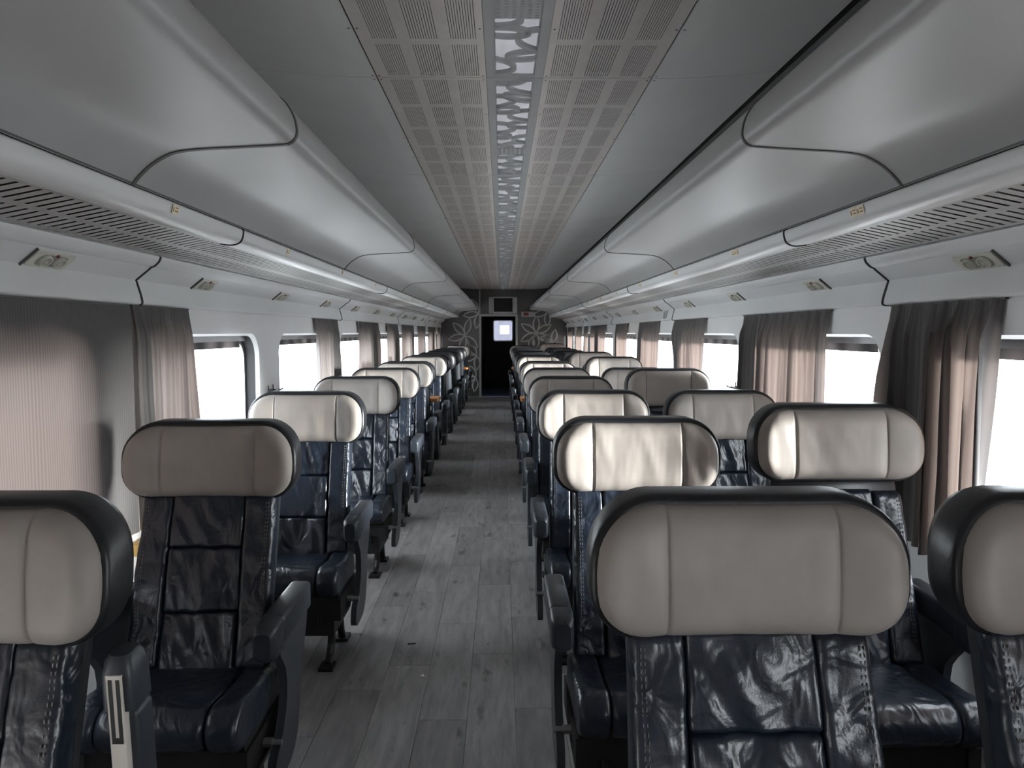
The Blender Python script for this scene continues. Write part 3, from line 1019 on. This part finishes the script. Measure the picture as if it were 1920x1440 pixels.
def petal(cx, cz, ang, ln, wd, bw=0.034):
    """leaf outline band standing 4 mm proud of the glass, from (cx,cz) outwards"""
    n = 16
    V = []; Fc = []
    out = []; inn = []
    for sgn, rng in ((1, range(n+1)), (-1, range(n, -1, -1))):
        for i in rng:
            t = i/n
            out.append((t*ln, sgn*wd/2*sin(pi*t)**0.9))
            inn.append((bw + t*(ln-2*bw), sgn*max(0.001, wd/2-bw)*sin(pi*t)**0.9))
    N = len(out)
    ca, sa = cos(ang), sin(ang)
    def T(p, y): return (cx+p[0]*ca-p[1]*sa, y, cz+p[0]*sa+p[1]*ca)
    V = [T(p, Y1-0.004) for p in out] + [T(p, Y1-0.004) for p in inn] + [T(p, Y1) for p in out]
    for i in range(N-1):
        Fc.append((i, i+1, N+i+1, N+i))
        Fc.append((i+1, i, 2*N+i, 2*N+i+1))
    return V, Fc
flowers = [(-0.86, 1.37, 6, 0.40, 0.17, 0.25), (-0.56, 1.86, 5, 0.36, 0.16, 3.3), (-0.60, 0.92, 5, 0.34, 0.16, 2.2), (-0.62, 0.42, 5, 0.32, 0.15, 0.8),
           (0.72, 1.42, 6, 0.40, 0.17, 0.5), (0.98, 1.90, 5, 0.34, 0.16, 0.9), (0.60, 1.02, 5, 0.34, 0.16, 0.2), (1.10, 1.20, 5, 0.32, 0.15, 1.4)]
for cx, cz, n, ln, wd, a0 in flowers:
    for i in range(n):
        a = a0 + 2*pi*i/n
        ex, ez = cx+ln*cos(a), cz+ln*sin(a)
        if (DX0-0.06 < ex < DX1+0.06 and ez < DZ+0.45) or abs(ex) > 1.38: continue
        V, Fc = petal(cx, cz, a, ln, wd)
        obj('petal', mesh('petal', V, Fc, M['etch'], smooth=False), pw)
# vestibule behind the opening
VY = 19.35
mb = MB()
mb.box(-0.80, -0.76, Y1+0.06, VY, 0, 2.1); mb.box(0.52, 0.56, Y1+0.06, VY, 0, 2.1)
mb.box(-0.80, 0.56, Y1+0.06, VY, 2.06, 2.12)
# end wall with a window opening
wx0, wx1, wz0, wz1 = -0.255, 0.235, 1.215, 1.745
for x0, x1, z0, z1 in ((-0.8, wx0, 0, 2.1), (wx1, 0.56, 0, 2.1), (wx0, wx1, 0, wz0), (wx0, wx1, wz1, 2.1)):
    mb.box(x0, x1, VY, VY+0.04, z0, z1)
o = obj('door_1', mb.mesh('door_1', M['darkdoor']))
tag(o, 'dark vestibule with closed end door behind the partition opening', kind='structure')
lp = [[((wx0+wx1)/2+x, VY-0.012, (wz0+wz1)/2+z) for x, z in rr_loop(wx1-wx0+0.03, wz1-wz0+0.03, 0.06, 0.06)], [((wx0+wx1)/2+x, VY-0.016, (wz0+wz1)/2+z) for x, z in rr_loop(wx1-wx0, wz1-wz0, 0.05, 0.05)], [((wx0+wx1)/2+x, VY-0.016+0.03, (wz0+wz1)/2+z) for x, z in rr_loop(wx1-wx0-0.035, wz1-wz0-0.035, 0.045, 0.045)]]
V, Fc = loft(lp, False, False)
obj('window_frame', mesh('window_frame', V, Fc, M['alu'], autosmooth=20), o)
V = [((wx0+wx1)/2+x, VY+0.01, (wz0+wz1)/2+z) for x, z in rr_loop(wx1-wx0-0.02, wz1-wz0-0.02, 0.045, 0.045)]
obj('pane', mesh('pane', V, [tuple(range(len(V)))], M['glass'], smooth=False), o)
for x in (-0.60, -0.47):
    mb = MB().tube((x, VY-0.05, 0.25), (x, VY-0.05, 1.75), 0.012, 8)
    obj('grab_rail', mb.mesh('grab_rail', M['steel'], smooth=True, autosmooth=40), o)
mb = MB().box(-0.76, 0.52, Y1+0.04, VY, -0.05, 0.001)
obj('carpet', mb.mesh('carpet', M['carpet']), o)
# gangway beyond with a small bright window
mb = MB()
GY = 21.4
mb.box(-0.5, -0.46, VY+0.04, GY, 0, 2.1); mb.box(0.46, 0.50, VY+0.04, GY, 0, 2.1); mb.box(-0.5, 0.5, VY+0.04, GY, 1.98, 2.02); mb.box(-0.5, 0.5, VY+0.04, GY, 0.0, 0.04)
gx0, gx1, gz0, gz1 = -0.085, 0.165, 1.39, 1.63
for x0, x1, z0, z1 in ((-0.5, gx0, 0, 2.1), (gx1, 0.5, 0, 2.1), (gx0, gx1, 0, gz0), (gx0, gx1, gz1, 2.1)):
    mb.box(x0, x1, GY, GY+0.03, z0, z1)
o2 = obj('door_2', mb.mesh('door_2', M['gangway']))
tag(o2, 'pale gangway seen through the end door window', kind='structure')
V = [(gx0, GY+0.015, gz0), (gx1, GY+0.015, gz0), (gx1, GY+0.015, gz1), (gx0, GY+0.015, gz1)]
obj('pane', mesh('pane', V, [(0, 1, 2, 3)], M['glass'], smooth=False), o2)
# monitor
t = empty('wall_monitor', (-0.015, Y1, 1.845), 'grey wall monitor with black screen above the end door', 'monitor')
obj('casing', rbox_mesh('casing', -0.225, 0.225, -0.09, 0, 0.0, 0.38, 0.015, M['frame_grey']), t)
for s in (-1, 1):
    obj('speaker', rbox_mesh('speaker', min(s*0.225, s*0.318), max(s*0.225, s*0.318), -0.075, 0, 0.005, 0.372, 0.015, M['frame_grey']), t)
mb = MB().box(-0.205, 0.205, -0.093, -0.088, 0.045, 0.345)
obj('screen', mb.mesh('screen', M['screen']), t)
# emergency sign box
t = empty('sign_box', (0.55, Y1, 1.78), 'pale box with a small dark red panel on the end partition', 'sign')
obj('box', rbox_mesh('box', -0.16, 0.15, -0.05, 0, 0.0, 0.12, 0.01, M['frame_grey']), t)
mb = MB().box(-0.11, 0.0, -0.054, -0.049, 0.03, 0.095)
obj('red_panel', mb.mesh('red_panel', M['redsign']), t)

# ------------------------------------------------------------------ seats
BEND = 0.030
def tiltz(V, k=0.10, z0=1.03):
    return [(x, y+(z-z0)*k, z) for x, y, z in V]
def lean(V, y_off=0.0):
    return [(x, y + y_off - 0.15*(0.93-z)/0.5, z) for x, y, z in V]

def seat_meshes(seed):
    me = {}
    # beige head cushion
    V, Fc = pillow(0.528, 0.226, 0.050, 0.102, 0.086, 44, 18, seams=(-0.145, 0.145), wr=0.0035, seed=seed, wscale=(16, 4), edge=0.045, gdepth=0.006, bend=BEND)
    V = tiltz([(x, y+0.012, z+1.033) for x, y, z in V])
    me['head_cushion'] = mesh('head_cushion', V, Fc, M['beige'])
    # black padded shell round it
    loops = []
    for o_, y in ((0.030, 0.014), (0.012, 0.006), (0.003, 0.012), (0.0, 0.024), (0.0, 0.085), (0.008, 0.108), (0.030, 0.126), (0.07, 0.134)):
        lp = rr_loop(0.547-2*o_, 0.248-2*o_, max(0.02, 0.113-o_), max(0.02, 0.096-o_), 9)
        loops.append([(x, y - BEND*(abs(x)/0.2625)**3, z+1.035) for x, z in lp])
    V, Fc = loft(loops)
    me['head_shell'] = mesh('head_shell', tiltz(V), Fc, M['shell'], autosmooth=60)
    # back: side bolsters and three centre panels
    for s, nm in ((-1, 'l'), (1, 'r')):
        V, Fc = pillow(0.099, 0.505, 0.046, 0.014, 0.014, 16, 40, wr=0.008, seed=seed+5*s, wscale=(7, 20), edge=0.013)
        V = [(x*(1+0.10*(0.25-z)) + s*(0.158+0.014*(0.25-z)), y+0.02, z+0.680) for x, y, z in V]
        me['bolster_'+nm] = mesh('side_bolster', lean(V), Fc, M['leather'])
        # two rows of stitches down the outer edge
        LV = lean(V)
        mb = MB()
        for xo in (0.183, 0.190):
            for i in range(36):
                z = 0.50+i*0.0115
                bx_, by_, bz_ = min(LV, key=lambda p: (p[0]-s*xo)**2+(p[2]-z)**2 + (0.01 if p[1] > -0.01 - 0.15*(0.93-p[2])/0.5 else 0))
                mb.box(s*xo-0.0006, s*xo+0.0006, by_-0.0012, by_+0.002, z, z+0.0065)
        me['stitch_'+nm] = mb.mesh('stitching', M['thread'])
    for i, (z0, z1) in enumerate(((0.775, 0.932), (0.590, 0.770), (0.425, 0.585))):
        V, Fc = pillow(0.231, z1-z0+0.009, 0.038, 0.006, 0.006, 26, 22, wr=0.012, seed=seed+3*i, wscale=(15, 7), edge=0.010)
        V = [(x, y+0.016, z+(z0+z1)/2) for x, y, z in V]
        me['panel_%d' % i] = mesh('back_panel', lean(V), Fc, M['leather'])
    # rear shell of the back
    loops = []
    for o_, y in ((0.012, 0.010), (0.0, 0.018), (0.0, 0.060), (0.02, 0.085), (0.06, 0.095)):
        lp = rr_loop(0.405-2*o_, 0.60-2*o_, 0.04, 0.03, 5)
        loops.append([(x, y, z+0.69) for x, z in lp])
    V, Fc = loft(loops)
    me['back_shell'] = mesh('back_shell', lean(V), Fc, M['backshell'], autosmooth=50)
    # seat cushion: profile from back to front and round the nose
    prof = smooth_profile([(-0.095, 0.415), (-0.16, 0.432), (-0.25, 0.430), (-0.34, 0.438), (-0.405, 0.446), (-0.450, 0.434), (-0.472, 0.400), (-0.466, 0.362), (-0.440, 0.335)], 3)
    def cushion(x0, x1, grow, rr=0.028, nx=14, outer=0):
        V = []; Fc = []
        xs = [x0+(x1-x0)*(0.5-0.5*cos(pi*i/nx)) for i in range(nx+1)]
        npf = len(prof)
        for x in xs:
            e = min(x-x0, x1-x)
            q = sqrt(max(0, 1-(1-min(1, e/rr))**2))
            for k, (y, z) in enumerate(prof):
                a = prof[max(0, k-1)]; b = prof[min(npf-1, k+1)]
                dy, dz = b[0]-a[0], b[1]-a[1]; d = sqrt(dy*dy+dz*dz) or 1
                ny_, nz_ = dz/d, -dy/d     # outward normal
                off = grow - rr*(1-q) + 0.004*noise.noise(Vector((x*14+seed, y*14, seed+outer)))
                V.append((x, y+ny_*off, z+nz_*off))
        for i in range(nx):
            for k in range(npf-1):
                Fc.append((i*npf+k, i*npf+k+1, (i+1)*npf+k+1, (i+1)*npf+k))
        # closing bottom
        b0 = len(V)
        for x in xs:
            V.append((x, -0.095, 0.325))
        for i in range(nx):
            Fc.append((i*npf+npf-1, b0+i, b0+i+1, (i+1)*npf+npf-1))
            Fc.append((b0+i, i*npf, (i+1)*npf, b0+i+1))
        Fc.append(tuple([k for k in range(npf)] + [b0])[::-1])
        Fc.append(tuple([nx*npf+k for k in range(npf)] + [b0+nx]))
        return V, Fc
    V, Fc = cushion(-0.1415, 0.1415, 0.004, 0.012)
    me['cushion'] = mesh('seat_cushion', V, Fc, M['leather'], autosmooth=70)
    for s, nm in ((-1, 'l'), (1, 'r')):
        a, b = sorted((s*0.142, s*0.232))
        V, Fc = cushion(a, b, 0.006, 0.020, 12, s)
        me['seat_side_'+nm] = mesh('seat_side', V, Fc, M['leather'], autosmooth=70)
    # armrest: pad and front cap (local origin at the hinge: y=0, z=0.60)
    me['arm_pad'] = rbox_mesh('arm_pad', -0.033, 0.033, -0.285, 0.02, -0.045, 0.042, 0.014, M['arm'])
    V, Fc = loft([[(x, y, z) for x, z in rr_loop(w, h, r, r, 4)] for y, w, h, r, dz in ()] or [[(x, -0.288, z-0.010) for x, z in rr_loop(0.066, 0.104, 0.014, 0.014, 4)], [(x, -0.345, z-0.012) for x, z in rr_loop(0.066, 0.104, 0.016, 0.02, 4)], [(x, -0.368, z-0.012) for x, z in rr_loop(0.058, 0.092, 0.018, 0.024, 4)], [(x, -0.378, z-0.012) for x, z in rr_loop(0.042, 0.072, 0.014, 0.02, 4)]])
    me['arm_cap'] = mesh('arm_cap', V, Fc, M['arm'], autosmooth=40)
    # side plate sweeping down from the armrest
    pl = [(-0.27, 0.555), (0.01, 0.57), (0.03, 0.50), (-0.03, 0.40), (-0.06, 0.30), (-0.10, 0.20), (-0.17, 0.155), (-0.30, 0.15), (-0.33, 0.18), (-0.31, 0.235), (-0.245, 0.28), (-0.20, 0.36), (-0.205, 0.45), (-0.255, 0.51)]
    pl = [tuple(p) for p in smooth_profile(pl + [pl[0]], 2)[:-1]]
    n = len(pl)
    V = [(-0.012, y, z) for y, z in pl] + [(0.012, y, z) for y, z in pl]
    tr = tessellate_polygon([[Vector((y, z, 0)) for y, z in pl]])
    Fc = [(i, (i+1) % n, n+(i+1) % n, n+i) for i in range(n)] + [tuple(t) for t in tr] + [tuple(n+i for i in t)[::-1] for t in tr]
    me['side_plate'] = mesh('side_plate', V, Fc, M['armplate'], autosmooth=40)
    # underframe
    mb = MB()
    mb.box(-0.225, 0.225, -0.40, -0.06, 0.245, 0.335)
    mb.box(-0.235, -0.200, -0.41, -0.02, 0.215, 0.31); mb.box(0.200, 0.235, -0.41, -0.02, 0.215, 0.31)
    mb.box(-0.19, 0.19, -0.34, 0.02, 0.12, 0.25)
    for y in (-0.36, -0.29, -0.22, -0.15):
        mb.box(-0.20, 0.20, y-0.012, y+0.012, 0.205, 0.25)
    for x in (-0.15, -0.06, 0.05, 0.14):
        mb.tube((x, -0.38, 0.25), (x, -0.38, 0.19), 0.012, 8)
    mb.tube((-0.22, -0.30, 0.225), (0.22, -0.30, 0.225), 0.02, 10)
    me['frame'] = mb.mesh('underframe', M['mech'])
    mb = MB()
    mb.tube((0, -0.36, 0.255), (0, -0.36, 0.255), 0.001, 4) if False else None
    # leg: curved steel foot standing on the floor
    pts = [(-0.28, 0.245), (-0.29, 0.16), (-0.31, 0.07), (-0.34, 0.03), (-0.38, 0.012)]
    for a, b in zip(pts[:-1], pts[1:]):
        mb.tube((0, a[0], a[1]), (0, b[0], b[1]), 0.017, 8)
    mb.box(-0.03, 0.03, -0.43, -0.35, 0.0, 0.014)
    me['leg'] = mb.mesh('leg', M['mech'], smooth=True, autosmooth=40)
    mb = MB()
    pts = [(-0.16, 0.245), (-0.14, 0.14), (-0.11, 0.05), (-0.09, 0.012)]
    for a, b in zip(pts[:-1], pts[1:]):
        mb.tube((0, a[0], a[1]), (0, b[0], b[1]), 0.017, 8)
    mb.box(-0.03, 0.03, -0.12, -0.04, 0.0, 0.014)
    me['rear_leg'] = mb.mesh('leg', M['mech'], smooth=True, autosmooth=40)
    mb = MB()
    mb.tube((0, -0.27, 0.262), (0.028, -0.27, 0.262), 0.014, 6); mb.tube((0.02, -0.27, 0.262), (0.055, -0.27, 0.262), 0.009, 8)
    me['bolt'] = mb.mesh('bolt', M['steel'])
    # inlay on the underside of the armrest (shows when it is folded up)
    mb = MB()
    mb.box(-0.016, 0.016, -0.352, 0.0, -0.068, -0.044)
    me['inlay'] = mb.mesh('inlay', M['inlay'])
    mb = MB()
    for x0, x1 in ((-0.0115, -0.004), (0.004, 0.0115)):
        mb.box(x0, x1, -0.345, -0.245, -0.0695, -0.066)
    mb.box(-0.0115, 0.0115, -0.245, -0.235, -0.0695, -0.066)
    me['inlay_slot'] = mb.mesh('inlay_slot', M['rubber'])
    return me

def build_seat(me, arms):
    """arms: list of (x offset, plate?, raised?)"""
    t = empty('train_seat')
    hs = obj('headrest_shell', me['head_shell'], t)
    obj('headrest_cushion', me['head_cushion'], t, label='beige leather head cushion')
    obj('back_shell', me['back_shell'], t)
    for nm in ('l', 'r'):
        sb = obj('side_bolster', me['bolster_'+nm], t); st_ = obj('stitching', me['stitch_'+nm], sb); st_['kind'] = 'stuff'
        obj('seat_side', me['seat_side_'+nm], t)
    for i in range(3):
        obj('back_panel', me['panel_%d' % i], t)
    obj('seat_cushion', me['cushion'], t)
    fr = obj('underframe', me['frame'], t)
    for s in (-1, 1):
        obj('leg', me['leg'], t, (s*0.17, 0, 0)); obj('leg', me['rear_leg'], t, (s*0.17, 0, 0))
        b = obj('bolt', me['bolt'], fr, (s*0.232, 0, 0)); b.scale = (s, 1, 1)
    for x, plate, raised in arms:
        a = obj('armrest', me['arm_pad'], t, (x, 0.0, 0.60) if not raised else (x, 0.0, 0.545))
        obj('front_cap', me['arm_cap'], a)
        if raised:
            a.rotation_euler[0] = radians(-86)
            a.scale = (0.78, 1.0, 0.68)
            obj('inlay', me['inlay'], a, label='pale inlay strip'); obj('inlay_slot', me['inlay_slot'], a)
        if plate:
            obj('side_plate', me['side_plate'], t, (x, 0, 0))
    return t

MEV = [seat_meshes(1.3), seat_meshes(8.9)]
XL, XA, XR = -0.97, 0.39, 1.01
rows = [(1.255 + 1.157*k, 1) for k in range(6)] + [(7.36, -1), (8.80, 1)] + [(9.45 + 1.10*k, -1) for k in range(5)] + [(15.75, 1)]
ARMS = {'L': [(0.272, True, False), (-0.265, True, False)], 'A': [(-0.268, True, False)], 'R': [(-0.31, True, False), (0.262, True, False)]}
ARMSB = {'L': [(-0.272, True, False), (0.265, True, False)], 'A': [(0.268, True, False)], 'R': [(0.31, True, False), (-0.262, True, False)]}
protos = {}
for k, (d, f) in enumerate(rows):
    for key, x in (('L', XL), ('A', XA), ('R', XR)):
        v = (k + (0 if key == 'A' else 1)) % 2
        special = (k == 0 and key == 'L')
        pk = (key, v, f, special)
        if pk not in protos:
            arms = (ARMS if f > 0 else ARMSB)[key]
            if special:
                arms = [(0.300, False, True), (-0.265, True, False)]
            protos[pk] = build_seat(MEV[v], arms)
            t = protos[pk]
        else:
            t = copy_tree(protos[pk])
        dy = {('L', 0): -0.02, ('L', 1): -0.06, ('L', 2): -0.05, ('R', 1): -0.06}.get((key, k), 0.0)
        x += {('A', 0): -0.016, ('R', 1): 0.012, ('R', 0): -0.015}.get((key, k), 0.0)
        t.location = (x, d+dy, 0)
        t.rotation_euler[2] = 0.0 if f > 0 else pi
        if key == 'R' and k == 1:
            for ch in t.children:
                if ch.name.startswith('headrest'):
                    ch.location.z = 0.05
        place = {'L': 'left-hand single seat', 'A': 'right-hand aisle seat', 'R': 'right-hand window seat'}[key]
        face = 'facing the camera' if f > 0 else 'turned away from the camera'
        extra = ', armrest folded up' if special else ''
        tag(t, 'dark leather %s, beige headrest, %s row, %s%s' % (place, ORD[k], face, extra), 'seat', 'leather coach seats')

# ------------------------------------------------------------------ tables
def table(x0, x1, y, label):
    xm = (x0+x1)/2
    t = empty('fixed_table', (xm, y, 0), label, 'table', 'fixed tables between facing seats')
    loops = []
    for o_, z in ((0.006, 0.700), (0.0, 0.708), (0.0, 0.728), (0.006, 0.736)):
        loops.append([(px, py, z) for px, py in rr_loop(x1-x0-2*o_, 0.36-2*o_, 0.06, 0.06, 5)])
    V, Fc = loft(loops)
    obj('table_top', mesh('table_top', V, Fc, M['wood'], autosmooth=40), t)
    mb = MB().box(-0.03, 0.03, -0.06, 0.06, 0.0, 0.70).box(-0.12, 0.12, -0.14, 0.14, 0.0, 0.02)
    obj('table_leg', mb.mesh('table_leg', M['armplate']), t)
for k, y in enumerate((8.08, 15.0)):
    w = ['nearer', 'farther'][k]
    table(-1.33, -0.72, y, 'orange wood table among the left seats, the %s of the two' % w)
    table(0.15, 1.33, y, 'orange wood table among the right-hand seats, the %s of the two' % w)

# small wooden ledge under the left curtain
t = empty('wall_ledge', (-XW, 2.90, 0.625), 'small yellowish wooden ledge under the left curtain by the second seat', 'ledge')
obj('shelf', rbox_mesh('shelf', 0.0, 0.075, -0.22, 0.22, 0.0, 0.045, 0.006, M['sill_wood']), t)
mb = MB().box(0.0, 0.05, -0.15, -0.13, -0.08, 0.0).box(0.0, 0.05, 0.13, 0.15, -0.08, 0.0)
obj('bracket', mb.mesh('bracket', M['alu']), t)

# ------------------------------------------------------------------ litter on the aisle floor
mb = MB().box(-0.018, 0.018, -0.0025, 0.0025, 0.0, 0.004).tube((-0.02, 0, 0.003), (-0.012, 0.002, 0.004), 0.003, 6)
o = obj('black_stick', mb.mesh('black_stick', M['black']), None, (-0.466, 3.37, 0.0))
o.rotation_euler[2] = 0.35
tag(o, 'tiny black stick lying on the aisle floor', 'litter')
bm = bmesh.new()
bmesh.ops.create_icosphere(bm, subdivisions=2, radius=0.010)
for v in bm.verts:
    v.co *= 0.7+0.9*abs(noise.noise(v.co*160))
    v.co.z = max(-0.004, v.co.z*0.5)
    v.co.z += 0.004
me = bpy.data.meshes.new('foil_scrap'); bm.to_mesh(me); bm.free(); me.materials.append(M['foil'])
o = obj('foil_scrap', me, None, (-0.382, 3.04, 0.0))
tag(o, 'tiny crumpled scrap of shiny foil on the aisle floor', 'litter')
